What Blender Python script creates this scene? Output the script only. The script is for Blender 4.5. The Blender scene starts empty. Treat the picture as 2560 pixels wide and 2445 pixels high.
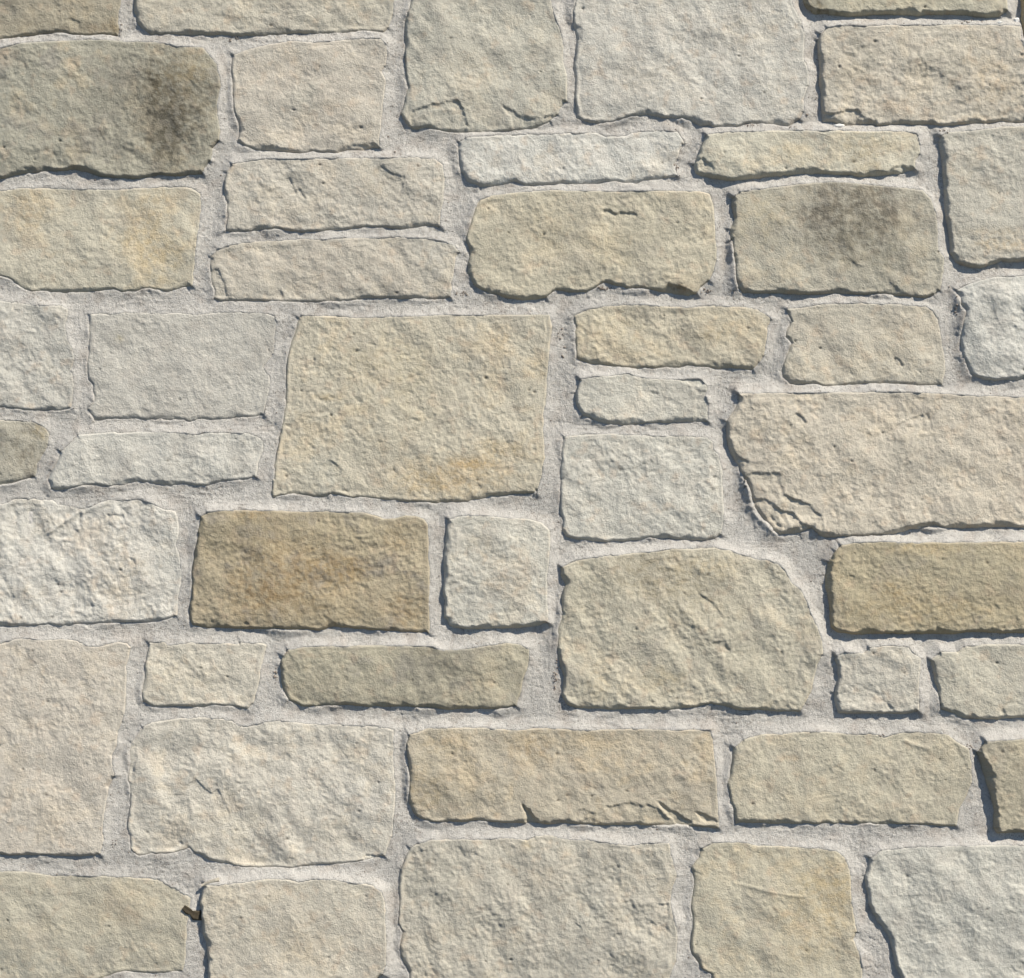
import bpy, math, random
import numpy as np

# ------------------------------------------------------------------ constants
U = 0.0006            # metres per photograph pixel on the wall face
PW, PH = 2560.0, 2445.0
ZC = 1.10             # height of the middle of the view above the ground
FACE = 12.0           # mean height of the stone faces above the mortar bed (px)

# ------------------------------------------------------------------ camera, sky, sun, exposure
sc = bpy.context.scene
COL = sc.collection
cam_d = bpy.data.cameras.new('camera')
cam = bpy.data.objects.new('camera', cam_d)
COL.objects.link(cam)
CAM_DIST = 3.0
cam.location = (0, -CAM_DIST, ZC)
cam.rotation_euler = (math.radians(90), 0, 0)
cam_d.sensor_fit = 'HORIZONTAL'
cam_d.angle = 2 * math.atan(PW * U / 2 / (CAM_DIST - FACE * U))
cam_d.clip_start = 0.05
cam_d.clip_end = 500
sc.camera = cam

SUN = np.array([0.50, -0.48, 0.72]); SUN = SUN / np.linalg.norm(SUN)   # direction towards the sun
world = bpy.data.worlds.new('World')
sc.world = world
world.use_nodes = True
nt = world.node_tree
bg = nt.nodes['Background']
sky = nt.nodes.new('ShaderNodeTexSky')
sky.sky_type = 'NISHITA'
sky.sun_disc = False
sky.sun_elevation = math.asin(SUN[2])
sky.sun_rotation = math.atan2(SUN[0], SUN[1])
nt.links.new(sky.outputs[0], bg.inputs[0])
bg.inputs[1].default_value = 0.078
sky.dust_density = 0.0
sky.ozone_density = 6.0

sun_d = bpy.data.lights.new('sun', 'SUN')
sun_d.energy = 5.0
sun_d.angle = math.radians(0.55)
sun_d.color = (1.0, 0.925, 0.79)
sun = bpy.data.objects.new('sun', sun_d)
COL.objects.link(sun)
from mathutils import Vector, Matrix
sun.rotation_euler = Vector(SUN.tolist()).to_track_quat('Z', 'Y').to_euler()
sun.location = (4, -4, 6)

vs = sc.view_settings
sc.display_settings.display_device = 'sRGB'
vs.view_transform = 'Standard'
vs.look = 'None'
vs.exposure = 0.27
vs.gamma = 1.0
vs.use_curve_mapping = False

# ------------------------------------------------------------------ noise in numpy
RS = np.random.RandomState(7)
_perm = RS.permutation(256); _perm = np.concatenate([_perm, _perm]).astype(np.int64)
_ang = RS.rand(256) * 2 * np.pi
_gx, _gy = np.cos(_ang), np.sin(_ang)

def perlin(x, y):
    xi = np.floor(x).astype(np.int64); yi = np.floor(y).astype(np.int64)
    xf = x - xi; yf = y - yi
    xi &= 255; yi &= 255
    u = xf * xf * xf * (xf * (xf * 6 - 15) + 10)
    v = yf * yf * yf * (yf * (yf * 6 - 15) + 10)
    p0 = _perm[xi]; p1 = _perm[(xi + 1) & 255]
    y1 = (yi + 1) & 255
    def g(h, dx, dy):
        return _gx[h] * dx + _gy[h] * dy
    n00 = g(_perm[p0 + yi], xf, yf); n10 = g(_perm[p1 + yi], xf - 1, yf)
    n01 = g(_perm[p0 + y1], xf, yf - 1); n11 = g(_perm[p1 + y1], xf - 1, yf - 1)
    a = n00 + u * (n10 - n00); b = n01 + u * (n11 - n01)
    return (a + v * (b - a)) * 1.5

def fbm(x, y, wl, octs=3, gain=0.5, off=0.0):
    r = 0; a = 1.0; f = 1.0 / wl
    for i in range(octs):
        c, q = math.cos(.6 + 1.1 * i + off), math.sin(.6 + 1.1 * i + off)
        r = r + a * perlin((x * c - y * q) * f + off + 17.3 * i, (x * q + y * c) * f + off * 1.7 + 9.1 * i)
        a *= gain; f *= 2.03
    return r

def sstep(a, b, x):
    t = np.clip((x - a) / (b - a), 0, 1)
    return t * t * (3 - 2 * t)

SAT = 0.64
def lin(rgb):
    c = np.array(rgb, float)
    c = (c.mean() + (c - c.mean()) * SAT) / 255.0
    return np.where(c <= 0.04045, c / 12.92, ((c + 0.055) / 1.055) ** 2.4)

# ------------------------------------------------------------------ outlines, written on a ruled chart of the wall
# letter = column of the chart, digit = row; numbers are chart units (2.931 per pixel)
CX = dict(A=0, B=480, C=960, D=1440, E=1920)
CY = {'1': 0, '2': 600, '3': 1200, '4': 1805}
K = 2.931
def P(s):
    out = []; ox = oy = 0
    for t in s.split():
        if t[0] in CX and ',' not in t:
            ox, oy = CX[t[0]], CY[t[1]]
        else:
            a, b = t.split(',')
            out.append((ox + float(a) / K, oy + float(b) / K))
    return np.array(out)

# (outline, protrusion px, seen colour, options)
# options: ru roughness, ang grain direction, an anisotropy, pit pits, oc ochre amount, gr grey amount, label
S = []
def stone(o, hh, rgb, **k):
    S.append(dict(o=P(o), hh=hh, rgb=rgb, **k))

stone("A1 -480,-460 0,-500 890,-460 885,0 875,80 858,165 870,210 858,262 740,252 640,258 540,258 450,245 330,248 180,258 100,275 0,290 -480,320", 9, (178,166,138), ru=.9, oc=.7,
      label='grey brown stone in the top left corner, darker than its neighbours')
stone("A1 985,-460 978,0 975,90 1000,170 1060,225 1100,250 1220,248 1290,245 1380,258 1480,255 1620,245 1705,258 B1 400,250 520,250 640,242 780,232 960,242 1100,235 1250,225 1400,235 1435,200 1470,90 1478,0 1480,-430", 10, (197,188,166), ru=1.1, oc=.5)
stone("A1 -560,380 0,350 130,320 300,305 480,298 640,290 760,292 900,305 1050,302 1200,315 1300,340 1480,350 1530,400 1590,470 1605,560 1610,640 1595,740 1590,830 1610,950 1605,1030 1550,1090 1545,1180 1500,1230 1480,1265 1400,1278 1280,1290 1150,1280 1050,1300 980,1308 860,1308 730,1300 640,1265 540,1245 400,1250 250,1262 150,1275 0,1305 -560,1330", 13, (176,170,147), ru=1.0, oc=.9, gr=.8,
      label='large grey stone with a dark blotchy stain on its right half')
stone("B1 300,400 440,350 560,325 700,305 880,315 1050,300 1200,285 1380,283 1425,330 1430,400 1415,480 1385,525 1415,590 1405,680 1400,760 1385,860 1380,960 1370,1080 1320,1080 1240,1105 1150,1090 1060,1125 960,1120 880,1110 800,1125 720,1115 620,1110 470,1100 390,1075 325,1030 345,970 320,880 295,800 290,700 285,560 282,460", 12, (202,191,171), ru=1.1, ang=-15)
stone("C1 220,-460 200,0 165,90 148,180 150,300 150,420 158,550 165,650 150,740 125,830 150,890 200,940 300,940 430,960 600,970 750,965 900,962 1060,945 1130,930 1220,890 1275,840 1290,790 1335,740 1335,640 1335,560 1310,440 1310,330 1290,220 1255,130 1230,40 1200,-100 1180,-460", 12, (194,188,168), ru=1.3, ang=55, oc=.35,
      label='tall pale stone with two scalloped chips along its lower edge')
stone("C1 1400,-460 1400,0 1380,90 1395,200 1418,290 1410,380 1390,470 1400,600 1400,700 1410,800 D1 8,860 60,885 160,910 280,890 400,850 520,835 640,860 780,870 860,890 910,920 980,915 1000,930 1180,935 1250,905 1350,905 1450,915 1560,935 1640,880 1665,820 1665,740 1700,630 1700,520 1665,430 1668,340 1670,250 1640,150 1590,60 1550,-100 1540,-460", 14, (205,199,184), ru=1.15, ang=60, oc=.25)
stone("E1 230,-430 260,0 290,60 330,95 420,100 600,120 760,105 900,100 1100,110 1300,100 1450,115 1600,125 1700,120 1750,85 1745,0 1740,-430", 22, (198,190,162), ru=.8, oc=.4)
stone("E1 370,290 385,250 430,205 520,190 700,195 900,190 1200,185 1500,185 1700,190 1845,195 1850,290 1875,350 2000,380 2480,380 2480,890 1876,900 1800,905 1720,890 1600,905 1450,905 1310,920 1280,920 1180,905 1050,920 900,912 800,925 700,910 560,925 480,900 400,895 395,800 395,700 385,600 385,500 375,400", 18, (203,192,170), ru=1.3, ang=-35, oc=.5)
stone("E1 1868,-430 1860,0 1868,60 1858,180 1862,280 1900,320 2480,330 2480,-430", 20, (214,184,128), ru=.8, oc=1.2,
      label='orange yellow stone just showing at the top right corner')
stone("B1 250,1260 290,1200 400,1180 540,1165 800,1165 1000,1160 1250,1160 1500,1155 1650,1155 1780,1165 1835,1215 1850,1300 1840,1400 1840,1480 1820,1560 1815,1660 1700,1655 1600,1680 1450,1670 1330,1665 1180,1670 1050,1690 900,1695 750,1692 680,1685 600,1680 500,1685 400,1700 280,1705 240,1690 245,1600 250,1500 235,1400 238,1320", 11, (201,192,173), ru=1.2, ang=50)
stone("C1 545,1040 600,1010 750,1000 950,985 1150,985 1400,975 1550,970 1620,1000 1760,1000 D1 400,975 480,960 640,955 740,965 770,1010 790,1050 755,1110 745,1160 715,1210 735,1260 740,1290 600,1310 500,1320 440,1355 360,1345 280,1325 130,1350 0,1355 C1 1300,1340 1200,1350 1040,1360 1000,1345 950,1330 860,1355 780,1370 700,1365 600,1320 560,1260 550,1180 535,1100", 10, (210,206,193), ru=1.3, ang=40, pil=1,
      label='long thin whitish stone with rounded left end')
stone("D1 955,990 1100,970 1300,965 1500,962 E1 450,962 700,970 850,965 1000,965 1090,980 1110,1060 1110,1130 1080,1180 1075,1240 960,1270 850,1285 690,1298 600,1285 450,1275 350,1270 240,1272 120,1280 100,1290 0,1290 D1 1280,1310 1150,1325 1030,1310 920,1290 880,1260 870,1200 890,1140 920,1060", 19, (206,198,172), ru=.9, oc=.7)
stone("E1 1265,1000 1300,975 1500,960 1700,935 1876,930 2480,930 E2 2480,165 1876,155 1780,160 1720,155 1680,175 1560,205 1450,190 1380,160 1340,100 1335,0 E1 1325,1680 1310,1600 1300,1450 1290,1300 1275,1150 1255,1040", 19, (196,189,170), ru=.9, oc=.4)
stone("A1 -420,1400 0,1395 150,1380 400,1380 600,1385 850,1390 1100,1375 1300,1370 1400,1380 1460,1420 1470,1480 1460,1600 1445,1750 A2 1435,30 1425,130 1410,250 1405,340 1330,350 1220,378 1080,350 960,380 890,385 830,360 740,375 600,385 450,382 330,375 220,375 150,345 80,290 0,270 -420,260", 6, (199,190,164), ru=.9, oc=.8, pit=.4)
stone("B2 130,120 180,70 280,35 400,15 650,5 850,-5 1080,-8 1250,-15 1500,-20 1700,-15 C2 300,-15 420,5 510,40 550,90 545,95 520,130 515,200 505,280 490,350 490,425 430,430 350,432 230,432 100,432 0,425 B2 1300,430 1200,435 1080,455 920,455 750,450 660,452 600,445 480,442 330,450 200,445 155,425 160,370 135,320 128,220", 7, (198,188,168), ru=1.1, ang=50)
stone("C1 700,1460 800,1430 1000,1410 1200,1395 1500,1400 1700,1405 D1 400,1400 600,1400 750,1405 900,1405 975,1425 1000,1500 1015,1650 1025,1800 D2 1030,50 1030,150 1010,230 975,300 910,350 885,395 830,415 760,410 690,390 620,375 480,360 370,355 300,335 210,310 150,350 80,380 0,385 C2 1300,370 1260,365 1190,420 1130,432 1030,440 900,420 780,400 720,370 650,320 615,250 612,180 635,100 630,50 600,0 C1 605,1720 640,1600 660,1530", 13, (197,186,157), ru=.95, ang=45, oc=.5,
      label='broad tan stone with rounded ends and a dark slit near its top edge')
stone("D1 1150,1440 1200,1405 1400,1380 1600,1355 1800,1340 E1 450,1335 600,1345 800,1365 1000,1380 1130,1400 1190,1460 1225,1560 1240,1700 1245,1850 E2 1250,80 1290,130 1280,250 1270,330 1260,370 1220,410 1150,425 1020,412 850,400 650,398 450,395 300,395 0,385 D2 1300,388 1220,385 1180,350 1165,280 1160,180 1145,100 1140,0 D1 1130,1760 1130,1680 1160,1600 1145,1500", 16, (188,180,157), ru=.95, ang=50, oc=.6, gr=.5,
      label='olive stone with a smoky grey smudge in its middle')
stone("E2 1380,370 1450,330 1540,300 1650,275 1800,265 1876,262 2400,262 2400,1030 1876,1015 1830,1040 1750,1020 1670,1035 1570,1020 1500,1000 1470,950 1430,850 1415,750 1410,680 1425,600 1440,520 1410,470 1405,420", 13, (202,199,187), ru=1.8, ang=45, oc=0)
stone("A2 -380,440 0,450 100,460 230,480 380,482 440,480 495,510 490,560 468,620 490,720 530,800 540,880 515,950 540,1050 525,1150 510,1230 440,1250 330,1250 180,1250 90,1235 0,1230 -380,1220", 10, (197,192,178), ru=1.3, ang=50, oc=.2)
stone("A2 650,550 720,540 800,548 900,530 1200,540 1300,540 1440,548 1600,530 1800,530 B2 400,530 520,535 600,560 620,600 605,700 595,840 560,880 520,930 560,1000 565,1080 545,1180 525,1285 400,1300 300,1305 150,1315 0,1325 A2 1300,1320 1200,1320 1000,1310 850,1310 680,1325 640,1260 630,1240 680,1180 670,1060 635,1020 630,900 645,780 640,650", 6, (197,191,177), ru=.55, oc=.1,
      label='smooth plain grey stone with barely any relief')
stone("B2 800,550 950,560 1200,570 1400,565 1700,557 C2 600,550 900,550 1100,550 1210,550 1225,640 1210,780 1200,950 1185,1120 1165,1300 1165,1450 1175,1600 1150,1750 1120,1870 C3 1115,80 1100,105 1000,105 900,120 760,130 640,150 500,165 350,170 250,160 120,155 B3 1370,140 1240,125 1150,130 1080,110 1020,95 990,120 900,125 750,110 590,120 580,90 585,0 B2 600,1750 600,1650 640,1450 660,1340 680,1200 685,1050 690,900 710,790 740,700 780,570", 8, (202,191,164), ru=.8, pit=.9, oc=.8,
      label='largest, nearly square yellowish stone with a pitted face')
stone("C2 1390,560 1480,510 1600,485 1876,475 D2 650,490 800,495 1000,485 1200,490 1300,500 1390,540 1430,580 1400,650 1395,750 1380,850 1350,900 1300,945 1150,945 1000,935 850,920 740,930 620,935 480,945 300,935 150,915 30,890 C2 1400,870 1395,750 1400,650", 9, (199,187,158), ru=1.3, ang=55, oc=.7)
stone("E2 140,510 280,490 400,470 650,465 850,470 1000,480 1150,485 1210,515 1250,590 1270,700 1290,850 1300,950 1280,1065 1150,1070 1000,1060 870,1055 740,1060 640,1060 560,1065 430,1075 330,1055 230,1070 150,1055 105,1000 105,930 130,850 165,760 125,710 140,650 175,600 155,560", 10, (200,190,167), ru=1.1, ang=40, oc=.4)
stone("D2 30,1020 150,1000 250,1000 380,975 440,1000 560,1020 740,1025 860,1015 920,1020 960,1070 955,1140 970,1200 965,1330 850,1335 700,1340 520,1345 380,1352 220,1358 130,1325 40,1290 5,1200 0,1120", 13, (205,199,181), ru=.9, ang=30, oc=.2,
      label='small pale stone with a chipped upper right corner')
stone("D2 1190,1130 1400,1120 1550,1125 1700,1120 E2 400,1120 700,1120 900,1115 1150,1120 1400,1135 1600,1145 1876,1150 2520,1150 E3 2520,350 1876,350 1700,350 1500,353 1350,352 1250,355 1150,358 1050,365 930,400 860,410 700,412 560,418 430,422 370,410 320,355 240,390 150,400 80,405 30,375 D3 1420,350 1370,300 1290,200 1270,100 1240,0 D2 1240,1800 1190,1650 1130,1560 1110,1450 1100,1330 1150,1250 1190,1180", 16, (206,193,169), ru=1.1, ang=55, oc=.5,
      label='very wide cream stone with angled cracks at its lower left corner')
stone("C2 1315,1440 1500,1430 1650,1425 D2 400,1432 650,1440 800,1440 960,1450 1000,1480 1005,1530 1045,1580 1070,1680 1075,1870 D3 1075,50 1075,200 1080,300 1060,400 1020,430 920,450 780,445 660,435 540,430 480,440 350,450 220,455 80,450 0,435 C3 1340,415 1305,370 1310,310 1290,220 1290,100 1295,0 C2 1290,1750 1300,1600 1300,1500", 11, (203,198,182), ru=1.1, ang=50, oc=.2)
stone("A2 -430,1320 0,1325 120,1325 250,1335 320,1370 350,1420 350,1500 320,1570 270,1640 250,1740 190,1755 100,1790 0,1800 -430,1800", 4, (188,180,158), ru=1.1, gr=.8, oc=.15,
      label='brown mossy stone end cut off by the left edge')
stone("A2 570,1430 700,1420 830,1410 860,1420 1000,1410 1200,1408 1350,1415 1430,1430 1500,1410 1700,1415 B2 410,1415 430,1425 470,1440 515,1470 515,1560 485,1640 470,1740 370,1765 250,1765 150,1790 100,1805 0,1800 A2 1340,1785 1250,1800 1150,1785 1020,1770 900,1800 800,1805 700,1795 560,1815 440,1838 370,1825 345,1760 370,1690 420,1600 440,1550 520,1480", 11, (206,201,187), ru=1.1, ang=60, oc=.1, pil=1)
stone("A3 -450,200 0,185 50,170 100,140 230,142 370,150 420,185 500,190 560,205 620,215 700,180 780,150 900,150 1000,140 1100,165 1200,220 1280,235 1300,320 1300,440 1285,480 1310,560 1325,680 1310,800 1295,900 1290,1000 1200,1030 1050,1045 900,1050 750,1055 600,1060 300,1068 0,1075 -450,1080", 7, (211,205,191), ru=1.5, ang=70, oc=.4,
      label='white stone with a double humped top edge at the left side')
stone("B3 60,270 110,235 200,225 400,225 600,225 700,235 900,232 1100,235 1240,240 1340,265 1400,290 1480,285 1560,265 1640,270 1700,290 1725,330 1730,420 1735,600 1735,750 1735,900 1735,1050 1735,1130 1640,1115 1450,1110 1300,1100 1130,1085 1000,1085 930,1105 800,1100 640,1100 450,1092 250,1088 100,1080 0,1065 A3 1395,1040 1385,940 1405,820 1400,680 1425,500 1450,350", 13, (184,167,132), ru=1.1, ang=40, oc=.9, gr=.9, fine=1.7, b=.55,
      label='darkest ochre brown stone of the wall')
stone("C3 475,290 560,265 700,260 900,280 1050,290 1150,315 1210,370 1215,500 1205,620 1190,720 1190,850 1200,950 1205,1050 1150,1070 1030,1080 900,1085 780,1090 680,1095 550,1090 480,1070 445,1010 445,900 430,820 440,700 435,600 450,450 460,350", 17, (204,198,180), ru=.9, ang=20, oc=.5,
      label='pale nearly square stone right of the dark brown one')
stone("C3 1300,640 1400,590 1480,575 1600,560 1750,548 D3 600,520 700,500 860,510 1000,500 1120,515 1250,560 1350,590 1400,585 1480,615 1530,660 1580,760 1640,800 1690,890 1720,980 1770,1090 1800,1180 1805,1280 1770,1360 1740,1470 1720,1560 1690,1620 1665,1660 1640,1695 1500,1695 1350,1690 1200,1690 1100,1670 990,1645 900,1665 780,1680 650,1685 520,1678 300,1682 0,1675 C3 1330,1640 1305,1580 1320,1450 1290,1360 1265,1240 1270,1100 1300,980 1305,850 1330,770 1295,700", 16, (199,189,162), ru=1.25, ang=55, an=2.2, oc=.5, gr=.3,
      label='big tan stone whose right end is rounded like a shield')
stone("E3 490,520 530,480 620,460 850,450 1080,460 1250,460 1500,460 1876,455 2420,455 2420,1115 1876,1120 1750,1120 1500,1115 1350,1130 1150,1125 1000,1130 850,1128 650,1128 510,1115 465,1080 455,1000 450,900 430,800 425,700 440,600", 23, (188,172,134), ru=.9, ang=35, oc=.9, gr=.4, fine=1.7, b=.5,
      label='brown ochre stone at the right edge with a shaded left flank')
stone("A3 -380,1210 0,1200 80,1175 200,1160 300,1175 450,1170 560,1185 650,1220 710,1225 850,1190 930,1200 955,1230 940,1300 920,1370 920,1480 915,1600 910,1720 880,1800 A4 855,80 850,180 820,250 825,330 840,400 790,480 775,600 760,700 750,800 755,900 730,975 680,992 560,988 400,982 200,980 0,980 -380,980", 12, (207,195,175), ru=.9, ang=60, oc=.4,
      label='tall pinkish cream stone at the left edge')
stone("A3 1085,1195 1200,1190 1230,1215 1300,1205 1400,1190 1480,1200 1620,1200 1750,1205 B3 350,1195 500,1200 540,1215 520,1290 500,1370 490,1480 465,1580 445,1640 400,1680 300,1668 150,1650 90,1670 0,1668 A3 1380,1660 1250,1662 1120,1665 1040,1625 1030,1560 1050,1450 1060,1350 1075,1250", 10, (210,200,178), ru=1.0, ang=55, oc=.4)
stone("B3 660,1290 700,1245 800,1225 1000,1215 1200,1220 1400,1215 1600,1215 C3 350,1220 420,1250 500,1245 600,1240 750,1215 900,1195 1000,1210 1060,1240 1065,1320 1045,1400 1010,1480 1000,1560 975,1620 970,1660 880,1680 760,1685 620,1675 560,1680 440,1688 300,1675 150,1665 0,1665 B3 1300,1660 1150,1655 1050,1660 900,1665 800,1660 700,1620 660,1540 650,1450 645,1360", 15, (182,172,143), ru=1.1, ang=65, oc=.5, gr=.7, pil=1,
      label='long olive grey stone with a blue grey cloud in the middle')
stone("A4 1010,90 1040,40 1100,10 1200,-5 1280,-20 1450,-30 1600,-22 1700,0 1780,45 B4 430,35 520,5 620,-10 700,0 820,17 1000,20 1180,25 1300,35 1440,50 1470,60 1475,150 1470,250 1480,400 1490,500 1480,620 1475,750 1460,850 1430,920 1410,990 1300,1010 1200,1030 1100,1050 1000,1050 920,1050 800,1065 700,1080 620,1072 500,1075 350,1072 280,1050 200,1045 130,1020 50,980 0,965 A4 1380,930 1300,960 1200,975 1100,975 1000,990 950,940 945,850 925,780 940,650 950,520 925,420 935,320 930,220 960,150", 8, (209,200,181), ru=1.4, ang=60, oc=.5,
      label='large cream stone with a short hooked crack left of its centre')
stone("C4 180,90 220,80 320,50 450,45 700,45 850,55 1000,60 1200,45 1400,60 1600,60 D4 400,55 500,55 700,60 900,55 980,60 1000,120 1010,250 1025,400 1035,550 1045,700 1040,778 900,770 760,765 600,765 400,760 200,765 0,755 C4 1150,752 1000,745 930,740 850,740 700,730 520,740 350,740 260,710 210,660 180,600 180,450 180,350 170,250 160,170", 15, (196,182,154), ru=1.1, ang=50, oc=1.0,
      label='long golden tan stone with broken chips along its lower edge')
stone("D4 1160,190 1230,130 1350,95 1500,90 1650,75 E4 350,70 500,78 640,95 750,85 850,112 920,90 1000,75 1200,80 1320,95 1400,160 1470,200 1490,300 1495,450 1450,560 1400,650 1380,765 1250,765 1100,762 900,758 600,752 300,750 0,748 D4 1250,745 1175,745 1150,650 1120,540 1105,460 1140,330 1150,250", 13, (198,187,158), ru=.95, ang=65, oc=.5)
stone("E4 1560,180 1590,140 1700,130 1876,120 2400,120 2400,810 1876,812 1750,815 1690,820 1660,780 1665,640 1640,540 1600,430 1560,300 1530,220", 27, (184,172,142), ru=1.1, ang=45, oc=.4,
      label='olive stone at the right edge casting a wide shadow on its left')
stone("E3 500,1290 560,1260 700,1270 740,1230 900,1210 1020,1220 1060,1270 1115,1310 1110,1400 1100,1520 1110,1620 1105,1700 1060,1710 900,1715 700,1712 520,1712 500,1650 490,1560 520,1450 520,1370 490,1320", 18, (203,195,176), ru=1.2, ang=30, oc=.3,
      label='small square pale stone under the brown one at the right')
stone("E3 1190,1320 1260,1260 1380,1265 1440,1220 1600,1210 1876,1208 2450,1208 2450,1750 1876,1745 1700,1760 1550,1755 1400,1745 1350,1710 1270,1680 1250,1640 1250,1550 1225,1470 1215,1390", 15, (198,190,167), ru=1.0, ang=50, oc=.2)
stone("A4 -420,1100 0,1100 180,1105 350,1130 500,1130 700,1135 900,1140 1050,1155 1150,1165 1250,1210 1330,1260 1385,1300 1380,1400 1365,1500 1355,1650 1350,1780 1330,1835 1200,1840 1050,1848 920,1835 780,1870 680,1905 0,1930 -420,1930", 6, (193,183,156), ru=1.0, ang=50, oc=.5, gr=.4)
stone("B4 100,1195 250,1185 400,1170 550,1150 700,1155 780,1170 900,1150 1050,1155 1200,1175 1320,1200 1390,1240 1410,1320 1415,1450 1420,1600 1420,1780 1400,1850 1340,1900 1300,2330 150,2330 115,1876 115,1750 110,1650 80,1550 65,1400 60,1320 80,1240", 20, (205,194,171), ru=.85, ang=55, oc=.4)
stone("C4 160,985 190,930 250,890 350,870 550,865 800,855 950,855 1040,870 1110,840 1200,835 1280,850 1380,870 1500,865 1650,885 D4 300,895 400,905 540,885 680,890 690,960 720,1050 740,1130 710,1210 690,1320 705,1400 730,1500 740,1600 730,1750 690,1876 690,2350 C4 200,2350 180,1850 130,1730 110,1650 130,1550 100,1480 110,1350 105,1200 120,1080", 11, (197,188,167), ru=1.4, ang=70, oc=.4)
stone("D4 920,930 1000,885 1100,885 1250,890 1330,915 1500,915 1700,925 E4 400,935 500,945 560,990 585,1050 605,1130 610,1300 625,1420 645,1540 620,1600 670,1700 695,1800 690,1876 700,2340 D4 1020,2340 1000,1860 930,1820 850,1710 840,1640 860,1500 840,1350 865,1200 850,1070 900,1000", 11, (199,188,158), ru=.85, ang=60, oc=.9)
stone("E4 750,1000 830,940 950,935 1100,915 1400,910 1876,905 2450,905 2450,2340 1010,2340 985,1870 940,1800 920,1680 880,1560 800,1460 740,1340 720,1220 715,1130 740,1060", 17, (197,193,178), ru=1.6, ang=50, oc=.1)

stone("A4 -420,1965 300,1970 780,1955 1300,1935 1395,2000 1390,2330 -420,2330", 10, (196,187,164))
# ledges: (chart polyline drawn rightwards or downwards, depth px, fade px); the ground drops on its lower / left side
LEDGE = [



 ("C1 1600,1528 1650,1535 1690,1555 1740,1548 1800,1552 1860,1560", 7, 9),


 ("E2 915,1355 960,1345 1050,1290 1100,1285 1180,1262", 4, 10),


 ("D2 1190,1580 1230,1600 1275,1625", 5, 12),
 ("E2 200,1260 260,1290 290,1345", 5, 14),


 ("C4 1400,640 1480,635 1510,650", 3, 10),




 ("A4 1440,405 1500,480 1545,508 1600,482", 4, 20),
 ("B1 725,1290 750,1360 775,1415", 5, 12), ("B1 790,1370 820,1420 845,1455", 4, 12),
 ("B1 1380,1200 1440,1245 1500,1275 1570,1290", 4, 14),
 ("B2 190,195 235,290 255,345 258,420", 4, 16),
 ("B2 640,345 665,380 670,430", 4, 14),
 ("A3 770,242 830,240 915,255", 5, 8),
 ("A3 940,575 985,565", 6, 8),
 ("D3 895,815 960,860 1010,895 1050,950 1085,1010", 3.2, 40),

 ("D3 1095,1160 1110,1210 1140,1245", 4, 14),
 ("E2 915,850 960,858 985,890 1005,930", 5, 16),
 ("E2 1630,400 1655,480 1665,530 1700,610", 3, 24),


 ("D2 480,1090 560,1105 600,1120 640,1150 700,1168", 2.5, 7),
 ("B3 370,1032 410,1035 430,1062", 5, 8),
 ("B3 1020,1048 1060,1050 1100,1065", 8, 14),



 ("D4 250,1560 290,1545 335,1530", 5, 10), ("D4 590,1322 650,1328 690,1330", 5, 14),
 ("D4 20,1440 10,1480 55,1505", 4, 10),
 ("A1 440,40 420,60 450,75", 3, 8), ("A1 460,125 540,135 590,138", 3.5, 8),
 ("A1 300,1090 350,1092 410,1118", 3, 6),
 ("A2 85,290 120,330 210,372", 7, 18),
 ("A2 1000,1245 1040,1225 1100,1248", 3, 8),
 ("E3 590,680 640,705", 4, 7), ("E3 510,905 555,895", 4, 6),
 ("B2 1000,1600 1060,1640 1130,1700", 3, 8), ("B2 885,858 915,875", 5, 7),

 ("C4 230,955 280,935 315,925", 4, 7), ("C4 240,645 290,640 345,628", 3, 5),
 ("E3 790,1415 860,1412", 2.5, 8),

 ("E3 30,250 60,300 120,350", 4, 14), ("E3 350,280 410,285", 4, 10), ("E3 790,290 810,330 840,345", 3, 12),
 ("E4 470,740 520,715 600,730", 5, 14), ("E4 800,735 880,722 1050,745", 5, 12),
 ("E3 1690,1690 1730,1660 1760,1740", 4, 14),
 ("B4 1240,985 1300,965 1400,975", 8, 14), ("D4 850,1065 880,1085 940,1110", 3, 10),
 ("E4 1390,160 1470,330", 2, 20), ("B1 1190,120 1230,170 1330,205", 3, 14),
 ("C2 1760,940 1800,960", 3, 8), ("E2 620,150 660,185 710,190", 3.5, 8), ("E2 880,280 920,330 960,345", 3.5, 9), ("E2 850,175 880,190", 4, 7),
]
LEDGE = [(P(a), b, c) for a, b, c in LEDGE]
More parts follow.
